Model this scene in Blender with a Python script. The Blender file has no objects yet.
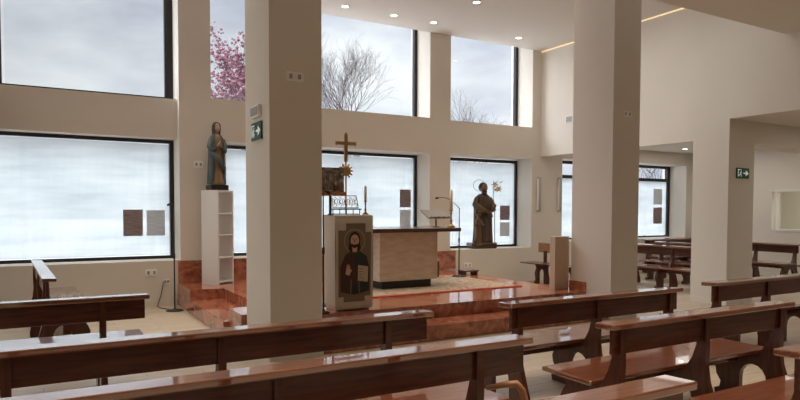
import bpy, bmesh, math, random
from mathutils import Vector, Matrix
random.seed(7)
PI = math.pi
S = bpy.context.scene
C = S.collection

# ------------------------------------------------------------------ camera
cd = bpy.data.cameras.new('camera'); cam = bpy.data.objects.new('camera', cd); C.objects.link(cam)
S.camera = cam
F_PX, YAW, PIT, ROL, CX, CY = 633.18, 0.5373065, -0.0380631, 0.0035480, 417.89, 232.92
Fv = Vector((math.sin(YAW)*math.cos(PIT), math.cos(YAW)*math.cos(PIT), math.sin(PIT)))
Rv = Vector((math.cos(YAW), -math.sin(YAW), 0)); Uv = Rv.cross(Fv)
R2 = Rv*math.cos(ROL) + Uv*math.sin(ROL); U2 = -Rv*math.sin(ROL) + Uv*math.cos(ROL)
M = Matrix((R2, U2, -Fv)).transposed().to_4x4(); M.translation = Vector((0, 0, 1.6))
cam.matrix_world = M
cd.sensor_width = 36; cd.lens = F_PX/800*36
cd.shift_x = (400-CX)/800; cd.shift_y = (CY-200)/800
cd.clip_end = 300

# ------------------------------------------------------------------ view + sky
S.view_settings.view_transform = 'Standard'; S.view_settings.look = 'None'
S.view_settings.gamma = 1; S.view_settings.use_curve_mapping = False
S.view_settings.exposure = 0.0
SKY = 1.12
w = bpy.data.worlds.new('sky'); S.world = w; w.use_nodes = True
nt = w.node_tree; nt.nodes.clear()
def N(nt, t, **k):
    n = nt.nodes.new(t)
    for a, b in k.items():
        if a.startswith('i_'): n.inputs[a[2:].replace('_', ' ')].default_value = b
        else: setattr(n, a, b)
    return n
tc = N(nt, 'ShaderNodeTexCoord')
mp = N(nt, 'ShaderNodeMapping'); mp.inputs['Scale'].default_value = (1.6, 1.6, 4.0)
no = N(nt, 'ShaderNodeTexNoise'); no.inputs['Scale'].default_value = 2.2; no.inputs['Detail'].default_value = 6
cr = N(nt, 'ShaderNodeValToRGB')
cr.color_ramp.elements[0].position = .36; cr.color_ramp.elements[0].color = (.50, .53, .62, 1)
cr.color_ramp.elements[1].position = .64; cr.color_ramp.elements[1].color = (.93, .95, .97, 1)
sx = N(nt, 'ShaderNodeSeparateXYZ')
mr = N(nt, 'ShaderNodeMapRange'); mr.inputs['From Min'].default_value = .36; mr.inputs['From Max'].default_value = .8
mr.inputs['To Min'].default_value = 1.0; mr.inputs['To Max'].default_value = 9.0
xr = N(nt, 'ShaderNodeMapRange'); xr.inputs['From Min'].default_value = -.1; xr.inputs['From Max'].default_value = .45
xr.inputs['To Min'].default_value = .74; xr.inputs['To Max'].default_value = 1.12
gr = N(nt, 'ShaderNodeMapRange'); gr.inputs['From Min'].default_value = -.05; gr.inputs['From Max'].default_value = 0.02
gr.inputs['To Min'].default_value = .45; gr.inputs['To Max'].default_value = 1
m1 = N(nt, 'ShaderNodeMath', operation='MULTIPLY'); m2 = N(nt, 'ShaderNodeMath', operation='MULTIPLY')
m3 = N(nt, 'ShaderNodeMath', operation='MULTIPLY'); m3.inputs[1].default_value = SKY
bg = N(nt, 'ShaderNodeBackground'); wo = N(nt, 'ShaderNodeOutputWorld')
L = nt.links.new
L(tc.outputs['Generated'], mp.inputs[0]); L(mp.outputs[0], no.inputs['Vector']); L(no.outputs['Fac'], cr.inputs[0])
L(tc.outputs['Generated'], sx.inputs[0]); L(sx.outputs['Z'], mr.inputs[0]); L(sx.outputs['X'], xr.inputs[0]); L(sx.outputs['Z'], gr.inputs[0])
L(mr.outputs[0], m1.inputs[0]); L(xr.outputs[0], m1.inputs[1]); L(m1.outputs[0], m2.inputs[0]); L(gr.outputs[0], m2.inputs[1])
br_ = N(nt, 'ShaderNodeMapRange'); br_.inputs['From Min'].default_value = -.62; br_.inputs['From Max'].default_value = -.25   # sky boost added out of view on the left to brighten the right wall
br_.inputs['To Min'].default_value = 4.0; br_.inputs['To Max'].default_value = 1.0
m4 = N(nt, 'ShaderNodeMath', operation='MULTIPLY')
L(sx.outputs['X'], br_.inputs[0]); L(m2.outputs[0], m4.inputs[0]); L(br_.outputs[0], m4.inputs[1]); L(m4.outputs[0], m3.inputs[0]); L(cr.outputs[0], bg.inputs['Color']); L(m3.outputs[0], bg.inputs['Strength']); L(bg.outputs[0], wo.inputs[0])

def area(name, loc, rot, sx_, sy_, power, col=(1, 1, 1), portal=False):
    l = bpy.data.lights.new(name, 'AREA'); l.shape = 'RECTANGLE'; l.size = sx_; l.size_y = sy_; l.energy = power; l.color = col
    o = bpy.data.objects.new(name, l); C.objects.link(o); o.location = loc; o.rotation_euler = rot
    if portal: l.cycles.is_portal = True
    return o
# daylight of the open glazed left side and an unseen fill added over the nave
area('left_glazing_daylight', (-7.8, 7.2, 2.6), (0, -PI/2, 0), 3.6, 7, 110, (1.0, .95, .88))
area('portal_one', (.7, 11.56, 4.6), (-PI/2, 0, 0), 2.4, 2.3, 1, portal=True)
area('portal_two', (4.65, 11.56, 4.6), (-PI/2, 0, 0), 4.3, 2.3, 1, portal=True)
area('portal_three', (8.4, 11.56, 4.6), (-PI/2, 0, 0), 2.2, 2.3, 1, portal=True)
l1 = area('nave_fill', (3, 1.5, 4.2), (0, 0, 0), 8, 6, 140, (1, .90, .78)); l1.data.spread = math.radians(75)  # added overhead fill for floor and pews, not a visible fixture
l2 = area('sanctuary_lamp', (4.6, 8.7, 5.1), (0, 0, 0), 8.5, 3.2, 90, (1, .88, .72)); l2.data.spread = math.radians(80)
area('aisle_lamp', (12.6, 3.0, 3.05), (0, 0, 0), 3.6, 5, 45, (1, .94, .86))
area('aisle_lamp', (12.6, 9.0, 3.05), (0, 0, 0), 3.6, 2.6, 38, (1, .94, .86))
l3 = area('right_wall_fill', (7.72, 8.3, 5.08), (0, -math.radians(42), 0), .3, 5.0, 20, (1, .97, .92)); l3.data.spread = math.radians(110)  # unseen fill added under the ceiling to brighten the right wall
area('side_room_fill', (16.6, 7.2, 2.55), (0, 0, 0), 1, 3, 32, (.95, 1, .9))  # unseen light added to brighten the room behind the inner window

# ------------------------------------------------------------------ materials
def mat(name, col, rough=.6, metal=0, coat=0, coat_r=.08, noise=None, bump=None, spec=.5, coat_ior=1.5):
    m = bpy.data.materials.new(name); m.use_nodes = True
    t = m.node_tree; b = t.nodes['Principled BSDF']
    b.inputs['Base Color'].default_value = (*col, 1); b.inputs['Roughness'].default_value = rough
    b.inputs['Metallic'].default_value = metal; b.inputs['Specular IOR Level'].default_value = spec
    b.inputs['Coat Weight'].default_value = coat; b.inputs['Coat Roughness'].default_value = coat_r; b.inputs['Coat IOR'].default_value = coat_ior
    if noise:
        c2, sc, stretch = noise
        g = N(t, 'ShaderNodeTexCoord'); mpn = N(t, 'ShaderNodeMapping'); mpn.inputs['Scale'].default_value = stretch
        nn = N(t, 'ShaderNodeTexNoise'); nn.inputs['Scale'].default_value = sc; nn.inputs['Detail'].default_value = 5
        r = N(t, 'ShaderNodeValToRGB'); r.color_ramp.elements[0].position = .35; r.color_ramp.elements[1].position = .65
        r.color_ramp.elements[0].color = (*col, 1); r.color_ramp.elements[1].color = (*c2, 1)
        t.links.new(g.outputs['Object'], mpn.inputs[0]); t.links.new(mpn.outputs[0], nn.inputs['Vector'])
        t.links.new(nn.outputs['Fac'], r.inputs[0]); t.links.new(r.outputs[0], b.inputs['Base Color'])
        if bump:
            bm_ = N(t, 'ShaderNodeBump'); bm_.inputs['Strength'].default_value = bump; bm_.inputs['Distance'].default_value = .01
            t.links.new(nn.outputs['Fac'], bm_.inputs['Height']); t.links.new(bm_.outputs[0], b.inputs['Normal'])
    return m
def emis(name, col, s):
    m = mat(name, col); b = m.node_tree.nodes['Principled BSDF']
    b.inputs['Emission Color'].default_value = (*col, 1); b.inputs['Emission Strength'].default_value = s
    return m
WALL = mat('cream_plaster', (.74, .685, .61), .85, noise=((.76, .705, .63), 1.5, (1, 1, 1)))
CEIL = mat('white_ceiling_paint', (.74, .70, .65), .9)
SKIRT = mat('cream_skirting', (.74, .69, .61), .5)
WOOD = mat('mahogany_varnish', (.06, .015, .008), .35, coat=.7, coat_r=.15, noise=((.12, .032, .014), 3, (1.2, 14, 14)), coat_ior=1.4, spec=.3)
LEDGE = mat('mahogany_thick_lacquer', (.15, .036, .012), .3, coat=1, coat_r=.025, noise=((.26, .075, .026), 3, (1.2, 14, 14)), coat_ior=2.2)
WOODY = mat('mahogany_varnish_cross_grain', (.06, .016, .009), .35, coat=.7, coat_r=.15, noise=((.11, .030, .014), 3, (12, 12, 1.5)), coat_ior=1.4, spec=.3)
DARKW = mat('dark_walnut', (.055, .022, .012), .35, coat=.6, noise=((.10, .04, .02), 4, (1.5, 12, 12)))
ORANGE = mat('orange_brown_wood', (.30, .12, .045), .4, coat=.5, noise=((.40, .17, .07), 4, (2, 10, 10)))
LIGHTW = mat('light_oak_veneer', (.52, .41, .30), .5, noise=((.59, .47, .35), 5, (14, 14, 1)))
TRAV = mat('travertine', (.58, .47, .35), .55, noise=((.68, .57, .43), 6, (1, 1, 3)), bump=.1)
BLACK = mat('black_metal', (.012, .012, .014), .4)
BLACKS = mat('black_stone', (.02, .02, .02), .3)
WHITE = mat('white_melamine', (.78, .76, .72), .4)
BRASS = mat('brass', (.42, .26, .11), .42, metal=.85)
BRONZE = mat('aged_bronze', (.13, .10, .075), .45, metal=.4, noise=((.42, .36, .29), 18, (1, 1, 1)), bump=.6)
STEEL = mat('brushed_steel', (.5, .5, .48), .35, metal=.9)
WAX = mat('candle_wax', (.72, .62, .46), .5)
CLOTH = mat('beige_linen', (.56, .49, .40), .9, noise=((.62, .55, .45), 60, (1, 1, 1)))
PLASTIC = mat('white_plastic', (.90, .89, .87), .4)
GREYP = mat('grey_plastic', (.35, .34, .33), .5)
GREEN = mat('exit_green', (.0, .075, .042), .4)
GREENW = emis('exit_white', (.85, .95, .88), .25)
LAMP = emis('downlight_lamp', (1, .9, .72), 8)
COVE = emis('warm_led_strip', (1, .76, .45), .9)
def backlit(name, c1, c2, st):
    m = mat(name, c1, .9, noise=(c2, 6, st)); t = m.node_tree; b = t.nodes['Principled BSDF']; o = t.nodes['Material Output']
    tr = N(t, 'ShaderNodeBsdfTranslucent'); mx = N(t, 'ShaderNodeMixShader'); mx.inputs[0].default_value = .7
    r = [n for n in t.nodes if n.type == 'VALTORGB'][0]
    t.links.new(r.outputs[0], tr.inputs['Color']); t.links.new(b.outputs[0], mx.inputs[1]); t.links.new(tr.outputs[0], mx.inputs[2]); t.links.new(mx.outputs[0], o.inputs['Surface'])
    return m
PAPER = backlit('printed_paper_brown', (.30, .23, .21), (.48, .38, .35), (1, 1, 16))
PAPERG = backlit('printed_paper_grey', (.55, .52, .50), (.72, .68, .65), (1, 1, 18))
PAVE = mat('paving', (.35, .34, .33), .9)
BARK = mat('grey_bark', (.05, .035, .033), .9)
PINK = mat('pink_blossom', (.16, .06, .08), .8)
RED = mat('rug_red_border', (.45, .06, .03), .9)

def marble():
    m = mat('red_marble', (.3, .1, .06), .10, coat=.2, coat_r=.03, spec=.65); t = m.node_tree; b = t.nodes['Principled BSDF']
    g = N(t, 'ShaderNodeTexCoord'); n1 = N(t, 'ShaderNodeTexNoise'); n1.inputs['Scale'].default_value = 5; n1.inputs['Detail'].default_value = 9; n1.inputs['Distortion'].default_value = 1.4
    r = N(t, 'ShaderNodeValToRGB'); e = r.color_ramp.elements
    e[0].position = .30; e[0].color = (.20, .055, .032, 1); e[1].position = .72; e[1].color = (.56, .25, .15, 1)
    k = e.new(.5); k.color = (.40, .13, .07, 1)
    t.links.new(g.outputs['Object'], n1.inputs['Vector']); t.links.new(n1.outputs['Fac'], r.inputs[0]); t.links.new(r.outputs[0], b.inputs['Base Color'])
    return m
MARBLE = marble()

def planks():
    m = mat('pale_oak_planks', (.5, .4, .3), .42, coat=.12, coat_r=.25); t = m.node_tree; b = t.nodes['Principled BSDF']
    g = N(t, 'ShaderNodeTexCoord'); br = N(t, 'ShaderNodeTexBrick')
    br.inputs['Scale'].default_value = 1; br.inputs['Brick Width'].default_value = 1.35; br.inputs['Row Height'].default_value = .19
    br.inputs['Mortar Size'].default_value = .003; br.offset = .37
    br.inputs['Color1'].default_value = (.56, .45, .33, 1); br.inputs['Color2'].default_value = (.64, .53, .40, 1); br.inputs['Mortar'].default_value = (.30, .22, .15, 1)
    mpn = N(t, 'ShaderNodeMapping'); mpn.inputs['Scale'].default_value = (1.2, 16, 1)
    n1 = N(t, 'ShaderNodeTexNoise'); n1.inputs['Scale'].default_value = 3; n1.inputs['Detail'].default_value = 6
    mx = N(t, 'ShaderNodeMix', data_type='RGBA', blend_type='MULTIPLY'); mx.inputs['Factor'].default_value = .5
    r = N(t, 'ShaderNodeValToRGB'); r.color_ramp.elements[0].position = .3; r.color_ramp.elements[0].color = (.62, .58, .54, 1); r.color_ramp.elements[1].position = .65; r.color_ramp.elements[1].color = (1, 1, 1, 1)
    t.links.new(g.outputs['Object'], br.inputs['Vector']); t.links.new(g.outputs['Object'], mpn.inputs[0]); t.links.new(mpn.outputs[0], n1.inputs['Vector'])
    t.links.new(n1.outputs['Fac'], r.inputs[0]); t.links.new(br.outputs['Color'], mx.inputs[6]); t.links.new(r.outputs[0], mx.inputs[7]); t.links.new(mx.outputs[2], b.inputs['Base Color'])
    return m
PLANKS = planks()

def rugmat():
    m = mat('woven_rug', (.4, .3, .2), .95); t = m.node_tree; b = t.nodes['Principled BSDF']
    g = N(t, 'ShaderNodeTexCoord'); v = N(t, 'ShaderNodeTexVoronoi'); v.inputs['Scale'].default_value = 24
    r = N(t, 'ShaderNodeValToRGB'); r.color_ramp.interpolation = 'CONSTANT'; e = r.color_ramp.elements
    e[0].position = 0; e[0].color = (.40, .32, .23, 1); e[1].position = .42; e[1].color = (.34, .20, .13, 1)
    for p_, c_ in ((.58, (.44, .36, .27)), (.78, (.22, .20, .17)), (.84, (.34, .20, .12))):
        k = e.new(p_); k.color = (*c_, 1)
    s = N(t, 'ShaderNodeSeparateColor')
    t.links.new(g.outputs['Object'], v.inputs['Vector']); t.links.new(v.outputs['Color'], s.inputs[0]); t.links.new(s.outputs[0], r.inputs[0]); t.links.new(r.outputs[0], b.inputs['Base Color'])
    return m
RUG = rugmat()

def glassmat():
    m = bpy.data.materials.new('clear_glass'); m.use_nodes = True; t = m.node_tree; t.nodes.clear()
    o = N(t, 'ShaderNodeOutputMaterial'); a = N(t, 'ShaderNodeBsdfTransparent'); g = N(t, 'ShaderNodeBsdfGlossy'); g.inputs['Roughness'].default_value = .01
    mx = N(t, 'ShaderNodeMixShader'); lw = N(t, 'ShaderNodeLayerWeight'); lw.inputs['Blend'].default_value = .5
    pw = N(t, 'ShaderNodeMath', operation='POWER'); pw.inputs[1].default_value = 5
    f = N(t, 'ShaderNodeMath', operation='MULTIPLY_ADD'); f.inputs[1].default_value = .96; f.inputs[2].default_value = .03
    t.links.new(lw.outputs['Facing'], pw.inputs[0]); t.links.new(pw.outputs[0], f.inputs[0])
    a.inputs['Color'].default_value = (.95, .97, .98, 1)
    t.links.new(f.outputs[0], mx.inputs[0]); t.links.new(a.outputs[0], mx.inputs[1]); t.links.new(g.outputs[0], mx.inputs[2]); t.links.new(mx.outputs[0], o.inputs[0])
    return m
GLASS = glassmat()
def filmmat():
    m = bpy.data.materials.new('frosted_window_film'); m.use_nodes = True; t = m.node_tree; t.nodes.clear()
    o = N(t, 'ShaderNodeOutputMaterial'); a = N(t, 'ShaderNodeBsdfTransparent'); tr = N(t, 'ShaderNodeBsdfTranslucent'); g = N(t, 'ShaderNodeBsdfGlossy')
    g.inputs['Roughness'].default_value = .12
    a.inputs['Color'].default_value = (.92, .96, 1, 1)
    tcn = N(t, 'ShaderNodeTexCoord'); mpn = N(t, 'ShaderNodeMapping'); mpn.inputs['Scale'].default_value = (.35, 1, 2.2)
    nn = N(t, 'ShaderNodeTexNoise'); nn.inputs['Scale'].default_value = 2.0; nn.inputs['Detail'].default_value = 4
    r = N(t, 'ShaderNodeValToRGB'); r.color_ramp.elements[0].position = .3; r.color_ramp.elements[0].color = (.34, .365, .365, 1)
    r.color_ramp.elements[1].position = .7; r.color_ramp.elements[1].color = (.47, .485, .475, 1)
    t.links.new(tcn.outputs['Object'], mpn.inputs[0]); t.links.new(mpn.outputs[0], nn.inputs['Vector']); t.links.new(nn.outputs['Fac'], r.inputs[0]); t.links.new(r.outputs[0], tr.inputs['Color'])
    m1_ = N(t, 'ShaderNodeMixShader'); m1_.inputs[0].default_value = .93; m2_ = N(t, 'ShaderNodeMixShader'); m2_.inputs[0].default_value = .03
    t.links.new(a.outputs[0], m1_.inputs[1]); t.links.new(tr.outputs[0], m1_.inputs[2]); t.links.new(m1_.outputs[0], m2_.inputs[1]); t.links.new(g.outputs[0], m2_.inputs[2]); t.links.new(m2_.outputs[0], o.inputs[0])
    return m
FILM = filmmat()

# ------------------------------------------------------------------ mesh helpers
def bx(bm, x0, x1, y0, y1, z0, z1, bev=0, seg=2, mi=0):
    r = bmesh.ops.create_cube(bm, size=1); vs = r['verts']
    for v in vs: v.co = Vector(((x0+x1)/2+v.co.x*(x1-x0), (y0+y1)/2+v.co.y*(y1-y0), (z0+z1)/2+v.co.z*(z1-z0)))
    fs = list({f for v in vs for f in v.link_faces})
    for f in fs: f.material_index = mi
    if bev:
        es = list({e for v in vs for e in v.link_edges})
        bmesh.ops.bevel(bm, geom=es, offset=bev, segments=seg, affect='EDGES', profile=.5)
    return bm
def prism(bm, pts, axis, a0, a1, mi=0):
    """extrude a closed outline; axis x: pts are (y,z); y: (x,z); z: (x,y)"""
    def P(p, a): return {'x': (a, p[0], p[1]), 'y': (p[0], a, p[1]), 'z': (p[0], p[1], a)}[axis]
    v0 = [bm.verts.new(P(p, a0)) for p in pts]; v1 = [bm.verts.new(P(p, a1)) for p in pts]
    n = len(pts); fs = [bm.faces.new(v0), bm.faces.new(v1[::-1])]
    for i in range(n): fs.append(bm.faces.new((v0[i], v1[i], v1[(i+1) % n], v0[(i+1) % n])))
    for f in fs: f.material_index = mi
    return bm
def tube(bm, pts, rad, n=10, cap=True, mi=0):
    pts = [Vector(p) for p in pts]; rad = rad if isinstance(rad, (list, tuple)) else [rad]*len(pts)
    rings = []; up = None
    for i, p in enumerate(pts):
        d = (pts[min(i+1, len(pts)-1)]-pts[max(i-1, 0)]).normalized()
        if up is None:
            up = d.orthogonal().normalized()
        else:
            up = (up - d*up.dot(d)).normalized()
        s = d.cross(up)
        rings.append([bm.verts.new(p+(up*math.cos(2*PI*k/n)+s*math.sin(2*PI*k/n))*rad[i]) for k in range(n)])
    fs = []
    for a, b in zip(rings, rings[1:]):
        for k in range(n): fs.append(bm.faces.new((a[k], a[(k+1) % n], b[(k+1) % n], b[k])))
    if cap: fs += [bm.faces.new(rings[0][::-1]), bm.faces.new(rings[-1])]
    for f in fs: f.material_index = mi; f.smooth = True
    return bm
def lathe(bm, prof, c=(0, 0, 0), n=20, mi=0):
    rings = [[bm.verts.new((c[0]+r*math.cos(2*PI*k/n), c[1]+r*math.sin(2*PI*k/n), c[2]+z)) for k in range(n)] for r, z in prof]
    fs = []
    for a, b in zip(rings, rings[1:]):
        for k in range(n): fs.append(bm.faces.new((a[k], a[(k+1) % n], b[(k+1) % n], b[k])))
    fs += [bm.faces.new(rings[0][::-1]), bm.faces.new(rings[-1])]
    for f in fs: f.material_index = mi; f.smooth = True
    return bm
def loft(bm, rings, n=40, fold=None, mi=0, a0=0, a1=2*PI):
    """rings: (z, cx, cy, rx, ry); fold(angle, t) multiplies the radius"""
    full = abs(a1-a0-2*PI) < 1e-4; rs = []
    for i, (z, cx, cy, rx, ry) in enumerate(rings):
        t = i/(len(rings)-1); row = []
        for k in range(n if full else n+1):
            a = a0+(a1-a0)*k/n; f = fold(a, t) if fold else 1
            row.append(bm.verts.new((cx+rx*f*math.cos(a), cy+ry*f*math.sin(a), z)))
        rs.append(row)
    fs = []
    for a, b in zip(rs, rs[1:]):
        m = len(a)
        for k in range(m if full else m-1): fs.append(bm.faces.new((a[k], a[(k+1) % m], b[(k+1) % m], b[k])))
    if full: fs += [bm.faces.new(rs[0][::-1]), bm.faces.new(rs[-1])]
    for f in fs: f.material_index = mi; f.smooth = True
    return bm
def ball(bm, c, r, sc=(1, 1, 1), u=16, v=10, mi=0):
    r_ = bmesh.ops.create_uvsphere(bm, u_segments=u, v_segments=v, radius=r)
    for x in r_['verts']: x.co = Vector((c[0]+x.co.x*sc[0], c[1]+x.co.y*sc[1], c[2]+x.co.z*sc[2]))
    for f in {f for x in r_['verts'] for f in x.link_faces}: f.material_index = mi; f.smooth = True
    return bm
def obj(name, bm, m, parent=None, label=None, recalc=True):
    if recalc: bmesh.ops.recalc_face_normals(bm, faces=bm.faces)
    me = bpy.data.meshes.new(name); bm.to_mesh(me); bm.free()
    for q in (m if isinstance(m, (list, tuple)) else [m]): me.materials.append(q)
    o = bpy.data.objects.new(name, me); C.objects.link(o)
    if parent: o.parent = parent
    if label: o['label'] = label
    return o
def B(): return bmesh.new()
def struct(name, bm, m, parent=None):
    o = obj(name, bm, m, parent)
    if not parent: o['kind'] = 'structure'
    return o
def tag(o, label, cat, group=None):
    o['label'] = label; o['category'] = cat
    if group: o['group'] = group
    return o
def thing(name, label, cat, loc=(0, 0, 0), rz=0, group=None):
    o = bpy.data.objects.new(name, None); C.objects.link(o); o.location = loc; o.rotation_euler = (0, 0, rz)
    return tag(o, label, cat, group)
def sempty(name, loc=(0, 0, 0)):
    o = bpy.data.objects.new(name, None); C.objects.link(o); o.location = loc; o['kind'] = 'structure'; return o
def dup(root, loc, rz, label):
    r = root.copy(); C.objects.link(r); r.location = loc; r.rotation_euler = (0, 0, rz); r['label'] = label
    for ch in list(root.children):
        c = ch.copy(); C.objects.link(c); c.parent = r
        for g in list(ch.children):
            d = g.copy(); C.objects.link(d); d.parent = c
    return r

# ------------------------------------------------------------------ room shell
XL, XR, XA, YB, YW, YO, ZC, ZL = -8.0, 9.75, 15.2, -5.0, 10.95, 11.7, 5.15, 4.27
struct('floor', bx(B(), XL, XA, YB, YO, -.1, 0), PLANKS)

def holed(axis, p0, p1, a0, a1, z0, z1, holes):
    """wall slab between planes p0,p1; spans a0..a1, z0..z1; holes (a0,a1,z0,z1)"""
    bm = B()
    A = sorted({a0, a1, *[h[0] for h in holes], *[h[1] for h in holes]}); A = [a for a in A if a0 <= a <= a1]
    Z = sorted({z0, z1, *[h[2] for h in holes], *[h[3] for h in holes]}); Z = [z for z in Z if z0 <= z <= z1]
    def solid(i, j):
        if not (0 <= i < len(A)-1 and 0 <= j < len(Z)-1): return False
        a = (A[i]+A[i+1])/2; z = (Z[j]+Z[j+1])/2
        return not any(h[0] < a < h[1] and h[2] < z < h[3] for h in holes)
    def P(a, p, z): return bm.verts.new((a, p, z) if axis == 'y' else (p, a, z))
    for i in range(len(A)-1):
        for j in range(len(Z)-1):
            if not solid(i, j): continue
            a, b, c, d = A[i], A[i+1], Z[j], Z[j+1]
            for p in (p0, p1): bm.faces.new([P(a, p, c), P(b, p, c), P(b, p, d), P(a, p, d)])
            if not solid(i-1, j): bm.faces.new([P(a, p0, c), P(a, p1, c), P(a, p1, d), P(a, p0, d)])
            if not solid(i+1, j): bm.faces.new([P(b, p0, c), P(b, p1, c), P(b, p1, d), P(b, p0, d)])
            if not solid(i, j-1): bm.faces.new([P(a, p0, c), P(b, p0, c), P(b, p1, c), P(a, p1, c)])
            if not solid(i, j+1): bm.faces.new([P(a, p0, d), P(b, p0, d), P(b, p1, d), P(a, p1, d)])
    bmesh.ops.remove_doubles(bm, verts=bm.verts, dist=1e-5)
    return bm
W1L = (-3.0, 1.97, .74, 2.75); W1U = (-.50, 1.97, 3.45, 5.75); W1M = (-3.0, 1.93, 2.75, 3.45); W1M2 = (-.5, 1.93, 2.75, 3.45)
W2L = (2.72, 6.80, .74, 2.73); W2U = (2.48, 6.80, 3.44, 5.75)
W3L = (7.30, 9.50, .74, 2.74); W3U = (7.30, 9.50, 3.43, 5.75)
W4 = (10.42, 14.90, .86, 2.78)
struct('wall_front', holed('y', YW, YO, XL, XA, 0, 5.95, [W1L, W1U, (-.5, 1.97, 2.75, 3.45), W2L, W2U, W3L, W3U, W4]), WALL)
struct('trim_1', bx(B(), -.5, 1.97, YW+.2, YO, 2.75, 3.40), WALL)
# ceilings
struct('ceiling', bx(B(), XL, XR+.5, 5.5, YW, ZC, ZC+.8), CEIL)
struct('ceiling_low', bx(B(), XL, XR, YB, 5.5, ZL, ZC+.2), WALL)
struct('ceiling_aisle', bx(B(), XR+.3, XA, YB, YW, 3.1, 3.3), CEIL)
struct('wall_right', holed('x', XR, XR+.3, YB, YW, 0, ZC, [(-4.0, 7.04, -1, 3.1), (7.04, YW, -1, 2.79)]), WALL)
struct('wall_aisle', holed('x', XA, XA+.35, YB, YO, 0, 3.3, [(5.5, 8.8, 1.14, 2.04)]), WALL)
struct('wall_aisle_room', bx(B(), XA+2.6, XA+2.7, 4.5, 10.0, 0, 3.3), WALL)
struct('wall_aisle_room_end', bx(B(), XA+.35, XA+2.6, 4.4, 4.5, 0, 3.3), WALL)
struct('wall_aisle_room_far', bx(B(), XA+.35, XA+2.6, 10.0, 10.1, 0, 3.3), WALL)
struct('floor_aisle_room', bx(B(), XA+.35, XA+2.7, 4.5, 10.0, .9, 1.0), WALL)
struct('ceiling_aisle_room', bx(B(), XA+.35, XA+2.7, 4.5, 10.0, 2.6, 2.7), CEIL)
struct('wall_back', bx(B(), XL, XA, YB-.2, YB, 0, ZC+.2), WALL)
struct('wall_left', bx(B(), XL-.2, XL, YB, YO, 0, ZC+.2), WALL)
# aisle downstand beam, pillar stub
struct('beam_aisle', bx(B(), 10.46, XA, 6.37, 7.04, 2.74, 3.1), WALL)
# columns
struct('column', bx(B(), 2.04, 2.615, 6.42, 7.30, 0, ZC), WALL)
struct('column', bx(B(), 7.08, 7.64, 6.42, 7.22, 0, ZC), WALL)
struct('column', bx(B(), XR, 10.46, 6.37, 7.04, 0, 3.1), WALL)
# skirtings
def skirt(bm, x0, x1, y0, y1, h=.09, t=.013):
    bx(bm, x0-t, x1+t, y0-t, y1+t, 0, h); return bm
struct('baseboard_front', bx(B(), XL, 1.91, YW-.013, YW, 0, .09), SKIRT)
struct('baseboard_front_right', bx(B(), 7.2, XA, YW-.013, YW, 0, .09), SKIRT)
struct('baseboard_column', skirt(B(), 2.04, 2.615, 6.42, 7.30, .1), SKIRT)
struct('baseboard_column_right', skirt(B(), XR, 10.46, 6.37, 7.04, .1), SKIRT)
struct('baseboard_aisle', bx(B(), XA-.013, XA, YB, YW, 0, .09), SKIRT)
# cove strip where the upper right wall meets the ceiling
struct('trim_2', bx(B(), XR-.012, XR, 5.5, YW, ZC-.024, ZC-.013), COVE)

# platform: lower tread, upper level, marble wainscot
bm = B()
bx(bm, 2.645, 7.08, 6.45, 6.9, 0, .19, .008); bx(bm, 1.92, 2.42, 7.92, 9.93, 0, .2, .008)
struct('marble_step', bm, MARBLE)
bm = B()
prism(bm, [(2.645, 6.9), (7.08, 6.9), (7.1, YW), (1.92, YW), (1.92, 9.93), (2.42, 9.93), (2.42, 7.92), (1.98, 7.92), (1.98, 7.32), (2.645, 7.32)], 'z', .0, .36)
bmesh.ops.bevel(bm, geom=[e for e in bm.edges if abs(e.verts[0].co.z-.36) < 1e-4 and abs(e.verts[1].co.z-.36) < 1e-4], offset=.009, segments=2, affect='EDGES')
struct('marble_platform', bm, MARBLE)
bm = B(); bx(bm, 1.93, 7.43, YW-.025, YW, .36, .73)
struct('trim_3', bm, MARBLE)
bm = B(); bx(bm, 7.06, 7.08, 6.9, 7.24, .36, .5)
struct('trim_4', bm, MARBLE)

# ------------------------------------------------------------------ windows
def window(n, x0, x1, z0, z1, tw=.07, bw=.05, sw=.1, film=True, swl=None, transom=None, y=11.5, mull=()):
    r = sempty('window_%d' % n, ((x0+x1)/2, y, z0)); ox, oz = (x0+x1)/2, z0
    b = B(); X0, X1, H = x0-ox, x1-ox, z1-z0
    bx(b, X0, X1, -.04, .05, H-tw, H); bx(b, X0, X1, -.04, .05, 0, bw)
    bx(b, X0, X0+(swl or sw), -.04, .05, bw, H-tw); bx(b, X1-sw, X1, -.04, .05, bw, H-tw)
    if transom: bx(b, X0+sw, X1-sw, -.04, .05, transom[0]-oz, transom[1]-oz)
    for q in mull: bx(b, q-ox-.03, q-ox+.03, -.04, .05, bw, H-tw)
    obj('window_frame', b, BLACK, r)
    g = B(); bx(g, X0+sw*.6, X1-sw*.6, 0, .008, bw*.6, H-tw*.6); obj('window_glass', g, GLASS, r)
    if film:
        top = (transom[0]-oz) if transom else H-tw-.015
        f = B(); nx = 60; W = X1-X0-2*sw; rows = []
        for zz in (bw+.01, top*.5, top):
            rows.append([f.verts.new((X0+sw+.01+(W-.02)*i/nx, -.012-.0012*math.sin(i*1.9+zz*3)-(.006 if i % 23 == 11 else 0), zz)) for i in range(nx+1)])
        for a, c in zip(rows, rows[1:]):
            for i in range(nx): f.faces.new((a[i], a[i+1], c[i+1], c[i]))
        obj('window_film', f, FILM, r, 'frosted white protective film taped over the lower glass')
    return r
window(1, -3.0, 1.99, .74, 2.75, .06, .05, .09)
window(2, -.52, 1.99, 3.40, 5.77, .01, .07, .15, film=False, swl=.05)
window(3, 2.72, 6.82, .74, 2.72, .06, .05, .08)
window(4, 2.46, 6.82, 3.42, 5.77, .01, .04, .09, film=False)
window(5, 7.28, 9.52, .74, 2.72, .07, .05, .08)
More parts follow.
